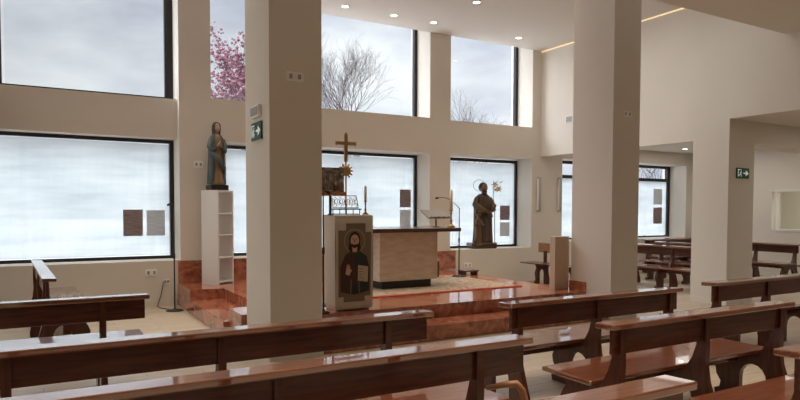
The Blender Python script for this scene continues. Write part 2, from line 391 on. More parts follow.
window(6, 7.28, 9.52, 3.42, 5.77, .01, .04, .09, film=False)
window(7, 10.40, 14.92, .86, 2.80, .09, .04, .13, swl=.05, transom=(2.36, 2.44))
# inner window of the side room
r = sempty('window_8', (XA-.0, 7.1, 1.14)); b = B()
for (a, c, d, e) in ((-1.62, 1.62, -.05, 0.0), (-1.62, 1.62, .9, .95), (1.57, 1.62, 0, .9), (-1.62, -1.57, 0, .9)): bx(b, -.02, .0, a, c, d, e)
obj('window_frame', b, WHITE, r)

# ------------------------------------------------------------------ outside
g = struct('ground_outside', bx(B(), -60, 90, 11.9, 120, -.6, -.3), PAVE)
def tree(label, base, height, spread, levels, bloss, seed, trunk=.16, lean=0, name='bare_tree'):
    rnd = random.Random(seed); b = B(); tips = []
    def grow(p, d, ln, r, lv):
        pts = [p]; q = p.copy(); dd = d.copy()
        for s in range(3):
            dd = (dd+Vector((rnd.uniform(-.14, .14), rnd.uniform(-.14, .14), rnd.uniform(-.02, .12)))).normalized(); q = q+dd*ln/3; pts.append(q.copy())
        tube(b, pts, [r, r*.85, r*.72, r*.6], 4 if lv < levels-1 else 6, cap=False)
        if lv <= 2: tips.extend(pts[1:])
        if lv == 0: return
        for k in range(rnd.choice((3, 3, 4)) if lv > 1 else 3):
            a = rnd.uniform(0, 2*PI); e = rnd.uniform(.3, .75)*spread
            o = dd.orthogonal().normalized(); o = Matrix.Rotation(a, 3, dd) @ o
            st = pts[rnd.choice((2, 3, 3))]
            grow(st, (dd+o*e).normalized(), ln*rnd.uniform(.62, .82), r*.55, lv-1)
    t = thing(name, label, 'tree', base)
    grow(Vector((0, 0, 0)), Vector((lean, 0, 1)).normalized(), height*.36, trunk, levels)
    obj('branches', b, BARK, t)
    if bloss:
        vs, fc = [], []
        for p in tips:
            if rnd.random() > bloss: continue
            for k in range(2):
                c = p+Vector([rnd.uniform(-.12, .12) for _ in range(3)]); z = rnd.uniform(.035, .065); n0 = len(vs)
                q3 = Matrix.Rotation(rnd.uniform(0, 3), 3, 'X') @ Matrix.Rotation(rnd.uniform(0, 3), 3, 'Z')
                for d in ((1, 0, 0), (-1, 0, 0), (0, 1, 0), (0, -1, 0), (0, 0, 1), (0, 0, -1)): vs.append(c+(q3 @ Vector(d))*z)
                for i in (0, 1):
                    for j in (2, 3):
                        for l_ in (4, 5): fc.append((n0+i, n0+j, n0+l_))
        me = bpy.data.meshes.new('blossoms'); me.from_pydata(vs, [], fc); me.materials.append(PINK)
        fo = bpy.data.objects.new('blossoms', me); C.objects.link(fo); fo.parent = t
    return t
tree('pink blossoming tree behind the upper window left of the first column', (6.7, 20, -.3), 7.3, .95, 6, .33, 3, .12, name='blossom_tree')
tree('bare grey tree with fine twigs behind the wide upper window', (13.9, 27.5, -.3), 9.1, 1.0, 7, 0, 12, .12)
tree('bare tree top in the lower left corner of the small upper window', (16.5, 24, -.3), 6.2, .9, 6, 0, 21, .08)
tree('bare tree seen through the narrow top pane of the side aisle window', (23.0, 19, -.3), 4.5, 1.1, 4, 0, 31, .05)
# notices on the glass
def notice(x0, x1, z0, z1, m, label):
    o = obj('paper_notice', bx(B(), -(x1-x0)/2, (x1-x0)/2, -.001, .001, 0, z1-z0), m); o.location = ((x0+x1)/2, 11.475, z0)
    tag(o, label, 'notice', 'paper notices on the windows')
notice(1.17, 1.47, 1.13, 1.57, PAPER, 'brown printed sheet on the left window, the darker of the two there')
notice(1.53, 1.82, 1.13, 1.56, PAPERG, 'pale grey printed sheet on the left window beside the frame')
notice(6.40, 6.66, 1.63, 2.0, PAPER, 'upper brown sheet at the right edge of the window behind the altar')
notice(6.40, 6.66, 1.2, 1.58, PAPERG, 'lower pale sheet at the right edge of the window behind the altar')
notice(9.02, 9.30, 1.35, 1.68, PAPER, 'upper sheet on the window right of the bearded statue')
notice(9.02, 9.30, .98, 1.3, PAPERG, 'lower sheet on the window right of the bearded statue')
notice(14.25, 14.61, 1.74, 2.16, PAPERG, 'upper sheet on the side aisle window')
notice(14.25, 14.61, 1.22, 1.66, PAPER, 'lower sheet on the side aisle window')

# ------------------------------------------------------------------ pews
def end_panel(x):
    out = [(-.15, 0), (-.02, 0), (.03, .03)]
    out = [(-.16, 0), (.03, 0)]
    for k in range(9):
        a = PI-PI*k/8; out.append((.165+.115*math.cos(a)+0, .20+.125*math.sin(a)))
    out[1] = (.05, 0)
    out += [(.28, 0), (.50, 0), (.51, .05), (.46, .07), (.45, .12), (.49, .18), (.50, .24), (.47, .30), (.44, .34), (.46, .38), (.54, .395), (.54, .42),
            (.14, .42), (.09, .46), (.05, .53), (.02, .62), (.01, .82), (-.055, .82), (-.06, .60), (-.055, .48), (-.07, .36), (-.11, .24), (-.15, .13), (-.17, .05)]
    b = B(); prism(b, out, 'x', x-.024, x+.024); return b
def ledge(length):
    b = bx(B(), 0, length, -.08, .09, .824, .862, .008)
    for v in b.verts: v.co.z -= (v.co.y+.08)*.042      # the ledge falls slightly towards the seat
    return b
def make_pew(length, stiles, label, loc, rz=0, group=None, kneeler=False):
    t = thing('pew', label, 'pew', loc, rz, group)
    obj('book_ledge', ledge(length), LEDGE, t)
    obj('backrest', bx(B(), .035, length-.035, -.035, -.005, .655, .822, .004), WOOD, t)
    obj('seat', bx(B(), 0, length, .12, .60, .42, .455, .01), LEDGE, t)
    for x in stiles: obj('end_panel', end_panel(x), WOODY, t)
    obj('stretcher', bx(B(), .1, length-.1, .30, .325, .33, .42), WOODY, t)
    if kneeler:
        b = B()
        tube(b, [(length-.12, -.05, .22), (length-.02, -.30, .34), (length+.02, -.33, .33)], [.03, .028, .03], 10)
        obj('coat_hook_arm', b, ORANGE, t)
    return t
G1 = 'front facing pews in the nave'
pB = make_pew(2.72, [.12, 1.22, 2.36], 'long dark pew in front of the column, second row on the left', (-.29, 3.92, 0), 0, G1)
pA = dup(pB, (-1.93, 5.87, 0), 0, 'dark pew ending at the left, nearest to the window wall')
pC = dup(pB, (-.29, 2.85, 0), 0, 'long dark pew across the foreground with its end at the centre')
pD = dup(pB, (-.30, 1.78, 0), 0, 'nearest pew, only its glossy top corner showing at the bottom')
R1p = make_pew(2.08, [.11, .99, 1.94], 'dark pew in the middle block nearest the altar steps', (3.14, 3.92, 0), 0, G1)
R2p = dup(R1p, (3.13, 2.88, 0), 0, 'pew in the middle block with its whole seat end showing')
R3p = dup(R1p, (5.86, 4.02, 0), 0, 'pew in front of the right hand column with the exit sign')
R4p = dup(R1p, (3.38, 1.84, 0), 0, 'pew cut off at the bottom right corner, behind the middle block')
Pp = dup(R1p, (.04, 7.62, 0), 0, '')
Pp.rotation_euler = (0, 0, -PI/2+.046); Pp.location = (-.065, 10.42, 0); Pp.scale = (1.33, .8, 1); del Pp['group']; Pp['label'] = 'pew standing sideways along the left, its narrow top shining white'
b = B(); tube(b, [(2.42, -.04, .60), (2.445, -.16, .645), (2.48, -.22, .66), (2.51, -.23, .62), (2.54, -.23, .54), (2.57, -.23, .40), (2.60, -.2, .0)], [.014, .018, .021, .021, .020, .018, .018], 10)
obj('kneeler_arm', b, ORANGE, pC, 'curved lighter brown kneeler arm at the pew end')
G2 = 'side aisle pews'
def aisle(x, y, lab, sc=1):
    p = dup(R1p, (x, y, 0), PI/2, lab); p['group'] = G2; p.scale = (sc, 1, 1); return p
aisle(11.15, 7.5, 'side aisle pew with an arched end, just left of the right hand column')
aisle(12.4, 7.8, 'side aisle pew one row behind the arched one, further from the altar')
q = dup(R1p, (12.9, 10.45, 0), 0, 'side aisle pew right below the aisle window'); q['group'] = G2; q.rotation_euler = (0, 0, PI); q.location = (15.1, 10.72, 0)
aisle(14.15, 7.55, 'side aisle pew right of the column, its backrest against the pale wall')
aisle(14.15, 5.2, 'side aisle pew at the far right edge below the inner window')

# small bench in the corner by the right wall
t = thing('sacristy_bench', 'small brown bench with a short raised backrest in the far right corner', 'bench', (9.12, 10.35, 0), PI/2)
obj('seat', bx(B(), -1.1, .35, -.28, .16, .43, .455, .01), WOOD, t)
obj('backrest', bx(B(), -.25, .2, -.27, -.24, .66, .87, .006), ORANGE, t)
obj('back_post', bx(B(), -.08, .0, -.24, -.21, .455, .7), WOODY, t)
def small_end(x):
    out = [(-.24, 0), (-.10, 0)]
    for k in range(9):
        a = PI-PI*k/8; out.append((-.03+.07*math.cos(a), .24+.09*math.sin(a)))
    out += [(.04, 0), (.17, 0), (.17, .05), (.13, .12), (.15, .25), (.11, .36), (.14, .43), (-.22, .43), (-.2, .3), (-.24, .1)]
    b = B(); prism(b, out, 'x', x-.02, x+.02); return b
obj('end_panel', small_end(-.15), WOODY, t); obj('end_panel', small_end(-.95), WOODY, t)

# ------------------------------------------------------------------ altar, rug
t = thing('altar', 'stone altar with a dark wooden top and black recessed plinth', 'altar', (4.885, 8.85, .375))
obj('altar_top', bx(B(), -.93, .9, -.5, .5, .865, .925, .006), DARKW, t)
obj('stone_body', bx(B(), -.515, .515, -.40, .40, .12, .865, .006), TRAV, t)
obj('plinth', bx(B(), -.44, .43, -.33, .33, 0, .12), BLACKS, t)
o = thing('rug', 'patterned beige rug with a red border under the altar', 'rug', (5.2, 8.85, .361))
obj('border', bx(B(), -1.5, 1.42, -1.02, 1.0, 0, .012, .003), RED, o)
obj('woven_field', bx(B(), -1.45, 1.37, -.95, .95, .010, .014), RUG, o)
# stool / step seat behind the altar
t = thing('stool', 'dark red box stool just behind the right end of the altar', 'stool', (6.05, 9.75, .375))
obj('seat', bx(B(), -.2, .12, -.2, .2, .27, .31, .01), ORANGE, t)
obj('box', bx(B(), -.18, .1, -.18, .18, 0, .27), WOODY, t)
t = thing('footstool', 'low brown wooden footstool on the platform below the far window', 'footstool', (7.02, 10.3, .36))
t.location = (6.9, 9.72, .36)
obj('top', bx(B(), -.16, .16, -.12, .12, .07, .095, .004), WOOD, t)
for sx_ in (-.13, .13): obj('leg', bx(B(), sx_-.015, sx_+.015, -.1, .1, 0, .07), WOODY, t)

# bookstand on the altar
t = thing('missal_stand', 'slim book stand with a tilted top on the altar', 'book stand', (5.62, 8.85, 1.30))
obj('stem', tube(tube(B(), [(0, 0, .0), (0, 0, .2)], .015), [(0, 0, 0), (0, 0, .012)], .07, 20), BRONZE, t)
b = B(); prism(b, [(-.13, .14), (.13, .27), (.13, .285), (-.13, .155)], 'x', -.23, .23); obj('tilted_top', b, mat('dull_brown_metal', (.14, .10, .07), .5), t)
b = B(); bx(b, -.2, .2, -.145, -.13, .14, .175); obj('book_rest', b, BRONZE, t)
# candlestick on altar
def candlestick(label, loc, s, group='candles'):
    t = thing('candlestick', label, 'candlestick', loc, 0, group)
    obj('holder', lathe(B(), [(.055*s, 0), (.06*s, .01*s), (.03*s, .035*s), (.012*s, .06*s), (.026*s, .085*s), (.012*s, .11*s), (.01*s, .17*s), (.022*s, .19*s), (.010*s, .21*s), (.032*s, .235*s), (.03*s, .245*s)]), BRASS, t)
    c = obj('candle', lathe(B(), [(.022*s, .245*s), (.022*s, .50*s), (.006*s, .505*s)], n=14), WAX, t)
    obj('wick', tube(B(), [(0, 0, .5*s), (0, 0, .52*s)], .002, 6), BLACK, c)
    return t
candlestick('brass candlestick with a tall candle on the right end of the altar', (5.74, 8.58, 1.30), 1.2)

# microphones
def micstand(label, loc, h, boom, tipz, base=.13):
    t = thing('microphone_stand', label, 'microphone stand', loc)
    obj('base', lathe(B(), [(base, 0), (base, .008), (base*.9, .018), (.025, .024), (.02, .05)], n=28), BLACK, t)
    obj('pole', tube(B(), [(0, 0, .02), (0, 0, h*.55), (0, 0, h)], [.012, .010, .008]), BLACK, t)
    obj('clutch', tube(B(), [(0, 0, h*.5), (0, 0, h*.5+.08)], .017), BLACK, t)
    b = B(); pts = [(0, 0, h)]
    for k in range(1, 7): u = k/6; pts.append((boom[0]*u, boom[1]*u, h+(tipz)*math.sin(u*PI*.6)))
    tube(b, pts, .006, 8); obj('gooseneck', b, BLACK, t)
    e = Vector(pts[-1]); d = (e-Vector(pts[-2])).normalized()
    obj('microphone', tube(B(), [e, e+d*.03, e+d*.07], [.012, .02, .016], 12), BLACK, t)
    return t
micstand('black microphone stand with a curved boom reaching over the altar', (6.5, 9.45, .375), 1.24, (-.44, .0, 0), .19)
micstand('straight black microphone stand on the floor by the left steps', (1.77, 10.35, 0), 1.62, (-.03, .02, 0), .05)
micstand('black microphone stand right beside the first column edge', (2.862, 6.985, .36), 1.40, (.03, .0, 0), .05, .075)

# ------------------------------------------------------------------ ambo with draped icon cloth
t = thing('ambo', 'reading desk column under the beige icon cloth', 'lectern', (3.27, 7.2, .36))
obj('body', bx(B(), -.225, .225, -.15, .15, 0, 1.10, .004), LIGHTW, t)
obj('desk_top', bx(B(), -.24, .24, -.19, .17, 1.10, 1.125, .004), LIGHTW, t)
def cloth():
    b = B(); pr = []
    for k in range(13):
        z = .0+1.128*k/12; pr.append((-.203-.004*math.sin(k*.8), .02+z))
    # profile in (y,z), front hem -> over the top -> short back drop
    prof = [(y, z) for y, z in pr]+[(-.15, 1.156), (0, 1.158), (.15, 1.156), (.20, 1.13), (.205, .9), (.205, .7)]
    nx = 16; grid = []
    for j, (y, z) in enumerate(prof):
        row = []
        for i in range(nx+1):
            u = i/nx*2-1; s = (1-z/1.15)
            row.append(b.verts.new((u*(.247+.004*math.sin(z*7)), y-.006*s*math.cos(u*9+z*2), z)))
        grid.append(row)
    for a, c in zip(grid, grid[1:]):
        for i in range(nx): b.faces.new((a[i], a[i+1], c[i+1], c[i])).smooth = True
    # side drop of the cloth
    for sgn in (-1, 1):
        rows = []
        for j in range(8):
            z = .06+1.09*j/7
            rows.append([b.verts.new((sgn*(.250+.004*math.sin(q*5+z*3)), -.2+.38*q/6, z)) for q in range(7)])
        for a, c in zip(rows, rows[1:]):
            for i in range(6): b.faces.new((a[i], a[i+1], c[i+1], c[i])).smooth = True
    return b
t = thing('icon_cloth', 'beige cloth printed with a haloed bearded figure holding a book', 'cloth', (3.27, 7.2, .365))
obj('linen', cloth(), CLOTH, t)
# printed figure: flat layers one mesh
cols = [('print_brown', (.20, .155, .105)), ('print_gold', (.40, .32, .21)), ('print_hair', (.035, .02, .012)), ('print_skin', (.62, .40, .26)),
        ('print_maroon', (.075, .038, .028)), ('print_blue', (.035, .045, .045)), ('print_book', (.52, .44, .30)), ('print_pale', (.36, .28, .18))]
PM = [mat(n_, c_, .9) for n_, c_ in cols]
b = B()
def flat(pts, lay, mi):
    pts = [(x*1.13, .06+(z-.06)*1.06) for x, z in pts]; y = -.212-.0008*lay; v0 = [b.verts.new((x, y, z)) for x, z in pts]; v1 = [b.verts.new((x, y+.0007, z)) for x, z in pts]
    f1 = b.faces.new(v0); f2 = b.faces.new(v1[::-1]); f1.material_index = f2.material_index = mi
    for i in range(len(pts)):
        f = b.faces.new((v0[i], v0[(i+1) % len(pts)], v1[(i+1) % len(pts)], v1[i])); f.material_index = mi
def ell(cx, cz, rx, rz, n=24): return [(cx+rx*math.cos(2*PI*k/n), cz+rz*math.sin(2*PI*k/n)) for k in range(n)]
ox = .0
flat([(-.19, .16), (-.13, .16), (-.13, .10), (.12, .10), (.12, .16), (.19, .16), (.20, .90), (.13, .90), (.13, 1.0), (-.1, 1.0), (-.1, .92), (-.19, .92)], 0, 0)
flat(ell(0, .80, .125, .135, 32), 1, 1)
flat(ell(0, .80, .115, .125, 32), 2, 0)
flat([(-.165, .22), (-.17, .50), (-.11, .64), (-.05, .68), (.06, .68), (.14, .62), (.18, .48), (.17, .22), (0, .18)], 3, 4)
flat([(.02, .68), (.06, .68), (.14, .62), (.18, .48), (.17, .22), (.03, .19), (-.06, .22), (.05, .40), (.0, .55)], 4, 5)
flat(ell(0, .815, .066, .09), 4, 2); flat([(-.062, .80), (-.075, .70), (-.04, .67), (.04, .67), (.07, .70), (.062, .80)], 4, 2)
flat([(-.025, .67), (.025, .67), (.03, .73), (-.03, .73)], 5, 3)
flat(ell(0, .80, .050, .074), 6, 3)
flat([(-.042, .770), (-.035, .735), (0, .712), (.035, .735), (.042, .770), (.016, .758), (-.016, .758)], 7, 2)
flat([(-.030, .825), (-.008, .825), (-.008, .819), (-.030, .819)], 7, 2); flat([(.008, .825), (.030, .825), (.030, .819), (.008, .819)], 7, 2)
flat([(-.004, .815), (.004, .815), (.007, .785), (-.007, .785)], 7, 4); flat([(-.014, .757), (.014, .757), (.010, .750), (-.010, .750)], 8, 4)
flat([(.035, .34), (.155, .32), (.16, .50), (.04, .52)], 6, 6); flat([(.095, .335), (.10, .335), (.105, .51), (.10, .51)], 7, 1)
for k in range(4): flat([(.055+.0*k, .37+.035*k), (.085, .367+.035*k), (.085, .373+.035*k), (.055, .376+.035*k)], 7, 4)
# blessing hand
flat([(-.11, .42), (-.06, .40), (-.05, .47), (-.07, .49), (-.10, .48)], 6, 3)
for k, (dx, hh) in enumerate(((-.10, .045), (-.088, .06), (-.076, .055), (-.064, .035))): flat([(dx, .475), (dx+.009, .475), (dx+.011, .475+hh), (dx+.003, .475+hh)], 7, 3)
flat([(-.055, .43), (-.035, .46), (-.04, .475), (-.058, .46)], 7, 3)
for k in range(5): flat([(-.10+.05*k, .20), (-.094+.05*k, .20), (-.085+.045*k, .36), (-.089+.045*k, .36)], 6, 1 if k % 2 else 2)
obj('printed_figure', b, PM, t)

# ornate metal book rest on the ambo
t = thing('metal_book_rest', 'openwork metal book rest on top of the icon cloth', 'book rest', (3.24, 7.2, 1.525))
b = B(); bx(b, -.2, .2, -.05, -.03, .06, .075)
for x in (-.18, -.09, 0, .09, .18): tube(b, [(x, -.04, 0), (x, -.04, .065)], .006, 8)
bx(b, -.2, .2, .06, .08, 0, .012); tube(b, [(-.18, -.04, .004), (-.18, .08, .004)], .005, 6); tube(b, [(.18, -.04, .004), (.18, .08, .004)], .005, 6)
obj('feet', b, BLACK, t)
b = B()
def slope(u, v): return (-.17+.34*u+.03*v, -.02+.12*v, .085+.15*v)
for v in (0, 1): tube(b, [slope(i/10, v) for i in range(11)], .006, 6)
for u in (0, 1): tube(b, [slope(u, i/6) for i in range(7)], .006, 6)
for u in (.12, .32, .52, .72, .92):
    tube(b, [slope(u+.06*math.sin(a*1.2), .12+.76*a/8) for a in range(9)], .0055, 6)
    tube(b, [slope(u-.07+.05*math.cos(k*PI/4), .5+.25*math.sin(k*PI/4)) for k in range(9)], .005, 6)
obj('openwork_plate', b, BRONZE, t)
candlestick('slim candle in a small brass holder on the icon cloth, right side', (3.48, 7.12, 1.525), .70)

# processional cross
t = thing('processional_cross', 'tall golden cross on a pole behind the icon cloth', 'cross', (3.485, 7.72, .36))
obj('foot', lathe(B(), [(.15, 0), (.15, .02), (.05, .05), (.02, .12)], n=24), BRASS, t)
obj('pole', tube(B(), [(0, 0, .05), (0, 0, 1.95)], .012), BRASS, t)
b = B(); bx(b, -.024, .024, -.012, .012, 1.86, 2.22, .003); bx(b, -.135, .135, -.0125, .0125, 2.078, 2.124, .003)
for p in ((-.135, 2.1), (.135, 2.1), (0, 2.22)): ball(b, (p[0], 0, p[1]), .032, (.6, .5, 1), 10, 6)
obj('cross_head', b, BRASS, t)
b = B(); ball(b, (0, 0, 1.74), .07, (1, .45, 1), 18, 10)
for k in range(12):
    a = 2*PI*k/12; tube(b, [(.055*math.cos(a), 0, 1.74+.055*math.sin(a)), (.105*math.cos(a), 0, 1.74+.105*math.sin(a))], [.016, .008], 6)
obj('sunburst_medallion', b, BRASS, t)

# bronze relief on its stand
t = thing('bronze_relief', 'square dark bronze relief on a wooden ledge beside the first column', 'relief', (3.19, 7.55, .36))
obj('post', tube(B(), [(0, 0, 0), (0, 0, 1.42)], .018), BLACK, t); obj('foot', lathe(B(), [(.14, 0), (.14, .015), (.02, .03)]), BLACK, t)
obj('ledge', bx(B(), -.2, .2, -.07, .05, 1.40, 1.455, .005), ORANGE, t)
b = B(); bx(b, -.19, .19, -.01, .02, 1.455, 1.765, .004)
rnd = random.Random(5)
for k in range(5):
    x = -.14+.07*k; h = rnd.uniform(.11, .17); loft(b, [(1.48, x, -.012, .028, .018), (1.48+h*.5, x, -.012, .024, .02), (1.48+h, x, -.012, .014, .014)], 10)
    ball(b, (x, -.018, 1.48+h+.02), .019, (1, .8, 1.1), 10, 6)
for k in range(6): tube(b, [(-.17+.06*k, -.01, 1.69), (-.15+.06*k, -.018, 1.72), (-.12+.06*k, -.01, 1.695)], .009, 6)
obj('relief_panel', b, BRONZE, t)

# wooden box by the second column
o = thing('wooden_box', 'tall light oak box standing left of the middle column', 'box', (6.98, 7.55, .36))
t = o
t.location = (6.78, 7.32, .36)
b = B(); bx(b, 0, .29, -.06, .06, 0, .80, .003); obj('carcass', b, LIGHTW, t)
obj('top_panel', bx(B(), -.004, .29, -.064, .064, .80, .82, .003), LIGHTW, t)

# ------------------------------------------------------------------ pedestal shelf and statues
t = thing('shelf_pedestal', 'white open shelf unit carrying the veiled statue', 'shelf unit', (2.51, 10.68, .36), math.radians(36))
W_, D_ = .34, .34
H_ = 1.5
obj('side_panel', bx(B(), -.19, -.165, -.17, .17, 0, H_), WHITE, t); obj('side_panel', bx(B(), .165, .19, -.17, .17, 0, H_), WHITE, t)
for k, z in enumerate((.02, .42, .79, 1.14)): obj('shelf', bx(B(), -.165, .165, -.165, .165, z, z+.022), WHITE, t)
obj('top_panel', bx(B(), -.19, .19, -.17, .17, H_, H_+.03), WHITE, t)

def folds(n1, amp, ph=0, tmax=1):
    def f(a, t): return 1+amp*(1-t*.6)*(.6*math.sin(a*n1+ph+t*1.3)+.4*math.sin(a*(n1*2-1)+ph*2-t*2))
    return f
SKIN = mat('painted_skin', (.46, .30, .21), .5); HAIRM = mat('painted_dark_hair', (.05, .028, .018), .6)
MANT = mat('painted_blue_grey_mantle', (.045, .065, .07), .6, noise=((.09, .11, .11), 6, (1, 1, .6)))
ROBE = mat('painted_ochre_robe', (.22, .14, .08), .6, noise=((.34, .23, .13), 6, (1, 1, .6)))
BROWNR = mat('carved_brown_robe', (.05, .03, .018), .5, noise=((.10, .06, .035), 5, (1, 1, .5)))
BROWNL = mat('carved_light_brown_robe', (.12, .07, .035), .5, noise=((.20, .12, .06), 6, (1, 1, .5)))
def face(bm, c, s, yaw=0, mi=0):
    """head modelled from an egg with nose, brow, mouth, ears; looks to -y turned by yaw"""
    vs0 = set(bm.verts)
    ball(bm, (0, 0, 0), .1*s, (.78, .95, 1.15), 20, 14, mi)
    for v in bm.verts:
        if v in vs0: continue
        if v.co.z < -.03*s: v.co.x *= 1-.9*(-.03*s-v.co.z)/(.1*s)*.5
        if v.co.y < -.05*s and abs(v.co.z-.015*s) < .02*s and .015*s < abs(v.co.x) < .05*s: v.co.y += .008*s
    ball(bm, (0, -.097*s, -.012*s), .016*s, (.8, 1.0, 1.7), 10, 6, mi)
    ball(bm, (0, -.086*s, -.058*s), .02*s, (1.2, .5, .35), 10, 6, mi)
    for q in (-1, 1): ball(bm, (q*.078*s, .0, -.005*s), .02*s, (.4, .8, 1.4), 8, 6, mi)
    tube(bm, [(0, .01*s, -.07*s), (0, .015*s, -.17*s)], [.045*s, .055*s], 12, mi=mi)
    R = Matrix.Rotation(yaw, 3, 'Z')
    for v in bm.verts:
        if v not in vs0: v.co = R @ v.co + Vector(c)
def hand(bm, wrist, d, up, s=1, mi=0):
    d = Vector(d).normalized(); up = Vector(up).normalized(); sd = d.cross(up).normalized(); w0 = Vector(wrist)
    tube(bm, [w0, w0+d*.03*s, w0+d*.06*s], [.016*s, .022*s, .020*s], 8, mi=mi)
    for k, ln in enumerate((.045, .055, .05, .038)):
        p = w0+d*.055*s+up*(k-1.5)*.011*s
        tube(bm, [p, p+d*ln*.5*s, p+d*ln*s+sd*.008*s], [.006*s, .0055*s, .004*s], 6, mi=mi)
    p = w0+d*.025*s+up*.018*s
    tube(bm, [p, p+d*.02*s+up*.012*s, p+d*.045*s+up*.012*s], [.007*s, .006*s, .005*s], 6, mi=mi)

# veiled woman, hands joined
st = thing('veiled_statue', 'veiled woman in a blue grey mantle with joined hands on the white shelf', 'statue', (2.51, 10.68, 1.895), math.radians(8)); st.scale = (.86, .86, 1)
obj('base', bx(B(), -.17, .17, -.15, .15, 0, .085, .012), BLACKS, st)
b = B()
loft(b, [(.085, 0, -.01, .15, .13), (.14, 0, -.01, .142, .125), (.3, 0, 0, .125, .11), (.5, 0, 0, .115, .10), (.62, 0, 0, .10, .085), (.72, 0, 0, .105, .085), (.82, 0, .0, .12, .085), (.88, 0, .005, .105, .07), (.92, 0, .01, .05, .045)], 56, folds(9, .07, .4))
obj('robe', b, ROBE, st)
b = B()
loft(b, [(.10, .0, .02, .175, .15), (.25, 0, .02, .168, .145), (.45, 0, .02, .16, .135), (.62, 0, .015, .155, .13), (.75, 0, .01, .158, .125), (.84, 0, .012, .145, .105), (.90, 0, .02, .095, .08), (.93, 0, .03, .065, .07)], 48, folds(7, .06, 1.1), 0, -PI*.33, PI*1.33)
# front swag of the mantle over the arm
tube(b, [(-.15, -.02, .66), (-.09, -.12, .56), (.0, -.14, .47), (.09, -.12, .36), (.14, -.03, .24)], [.03, .042, .045, .04, .02], 12)
obj('mantle', b, MANT, st)
b = B()
loft(b, [(.86, 0, .03, .085, .075), (.93, 0, .03, .075, .08), (1.0, 0, .025, .083, .092), (1.06, 0, .022, .08, .088), (1.10, 0, .02, .058, .062), (1.118, 0, .02, .02, .02)], 30, None, 0, -PI*.27, PI*1.27)
obj('veil', b, HAIRM, st)
b = B(); face(b, (0, -.0, 1.015), .74); obj('head', b, SKIN, st)
for q in (-1, 1): b = B(); hand(b, (q*.035, -.12, .70), (-q*.35, -.25, .9), (0, -1, .2), 1.05); obj('hand', b, SKIN, st)
b = B()
for q in (-1, 1): tube(b, [(q*.115, 0, .83), (q*.15, -.02, .70), (q*.12, -.075, .64), (q*.045, -.115, .695)], [.045, .05, .045, .028], 12)
obj('sleeves', b, MANT, st)

# bearded man with a child
st = thing('bearded_statue', 'dark carved statue of a robed bearded man holding a child, under a ring halo', 'statue', (8.3, 11.2, .742), math.radians(-12)); st.scale = (1.1, 1, 1)
obj('base', bx(B(), -.27, .27, -.18, .18, 0, .13, .03, 3), DARKW, st)
b = B()
loft(b, [(.07, .03, 0, .19, .14), (.2, .03, 0, .175, .135), (.45, .03, 0, .165, .13), (.7, .03, 0, .165, .125), (.9, .03, 0, .155, .12), (1.05, .03, 0, .165, .115), (1.14, .03, .0, .135, .095), (1.19, .03, .0, .06, .055)], 56, folds(8, .06, .2))
obj('robe', b, BROWNR, st)
b = B()
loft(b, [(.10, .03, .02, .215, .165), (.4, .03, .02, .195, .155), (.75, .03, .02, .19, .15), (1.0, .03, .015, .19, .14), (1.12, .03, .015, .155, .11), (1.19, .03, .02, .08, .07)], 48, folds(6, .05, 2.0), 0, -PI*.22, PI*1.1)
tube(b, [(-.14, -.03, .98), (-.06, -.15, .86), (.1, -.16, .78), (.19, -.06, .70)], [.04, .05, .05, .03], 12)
obj('cloak', b, BROWNL, st)
DSK = mat('dark_painted_skin', (.20, .12, .075), .5)
b = B(); face(b, (.03, -.015, 1.31), .95, -.25); obj('head', b, DSK, st)
b = B(); hand(b, (-.06, -.20, .80), (-.8, -.4, .1), (0, 0, 1), 1.3); obj('hand', b, DSK, st)
b = B(); hand(b, (.17, -.17, .86), (.2, -.6, .5), (0, 0, 1), 1.3); obj('hand', b, DSK, st)
b = B(); ball(b, (.03, .018, 1.335), .097, (.95, 1, 1.1), 16, 10); tube(b, [(.03, -.075, 1.25), (.03, -.085, 1.20), (.03, -.07, 1.15)], [.05, .04, .012], 12)
obj('hair', b, HAIRM, st)
b = B()
for q in (-1, 1): tube(b, [(.03+q*.13, 0, 1.10), (.03+q*.19, -.03, .95), (.03+q*.17, -.11, .84), (q*.13, -.18, .83)], [.055, .06, .055, .04], 12)
obj('sleeves', b, BROWNR, st)
b = B(); n_ = 28
tube(b, [(-.02+.125*math.cos(2*PI*k/n_), .10, 1.38+.125*math.sin(2*PI*k/n_)) for k in range(n_+1)], .005, 6)
obj('halo', b, BRASS, st)
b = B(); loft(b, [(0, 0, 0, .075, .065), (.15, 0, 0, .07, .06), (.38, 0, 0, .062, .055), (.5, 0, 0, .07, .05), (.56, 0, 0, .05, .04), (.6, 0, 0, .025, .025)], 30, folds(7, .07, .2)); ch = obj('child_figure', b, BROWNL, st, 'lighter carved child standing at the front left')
ch.location = (-.13, -.14, .07)
b = B(); face(b, (0, 0, .68), .62, .3); obj('head', b, DSK, ch)
b = B(); hand(b, (-.04, -.07, .45), (-.2, -.5, .7), (1, 0, 0), .7); obj('hand', b, DSK, ch)
b = B(); hand(b, (.06, -.07, .42), (.2, -.6, .4), (1, 0, 0), .7); obj('hand', b, DSK, ch)
b = B(); ball(b, (0, .012, .70), .062, (.95, 1, 1.05), 14, 8); obj('hair', b, HAIRM, ch)
b = B()
for q in (-1, 1): tube(b, [(q*.055, 0, .53), (q*.075, -.02, .45), (q*.05, -.065, .44)], [.026, .027, .018], 8)
obj('sleeves', b, BROWNL, ch)
ly = obj('lily_staff', tube(B(), [(.02, .02, 0), (0, 0, .7), (-.03, .02, 1.28)], .008, 8), mat('gilded_green', (.25, .22, .10), .5), st); ly.location = (.21, -.16, .06)
LILY = mat('cream_lily', (.78, .70, .52), .5)
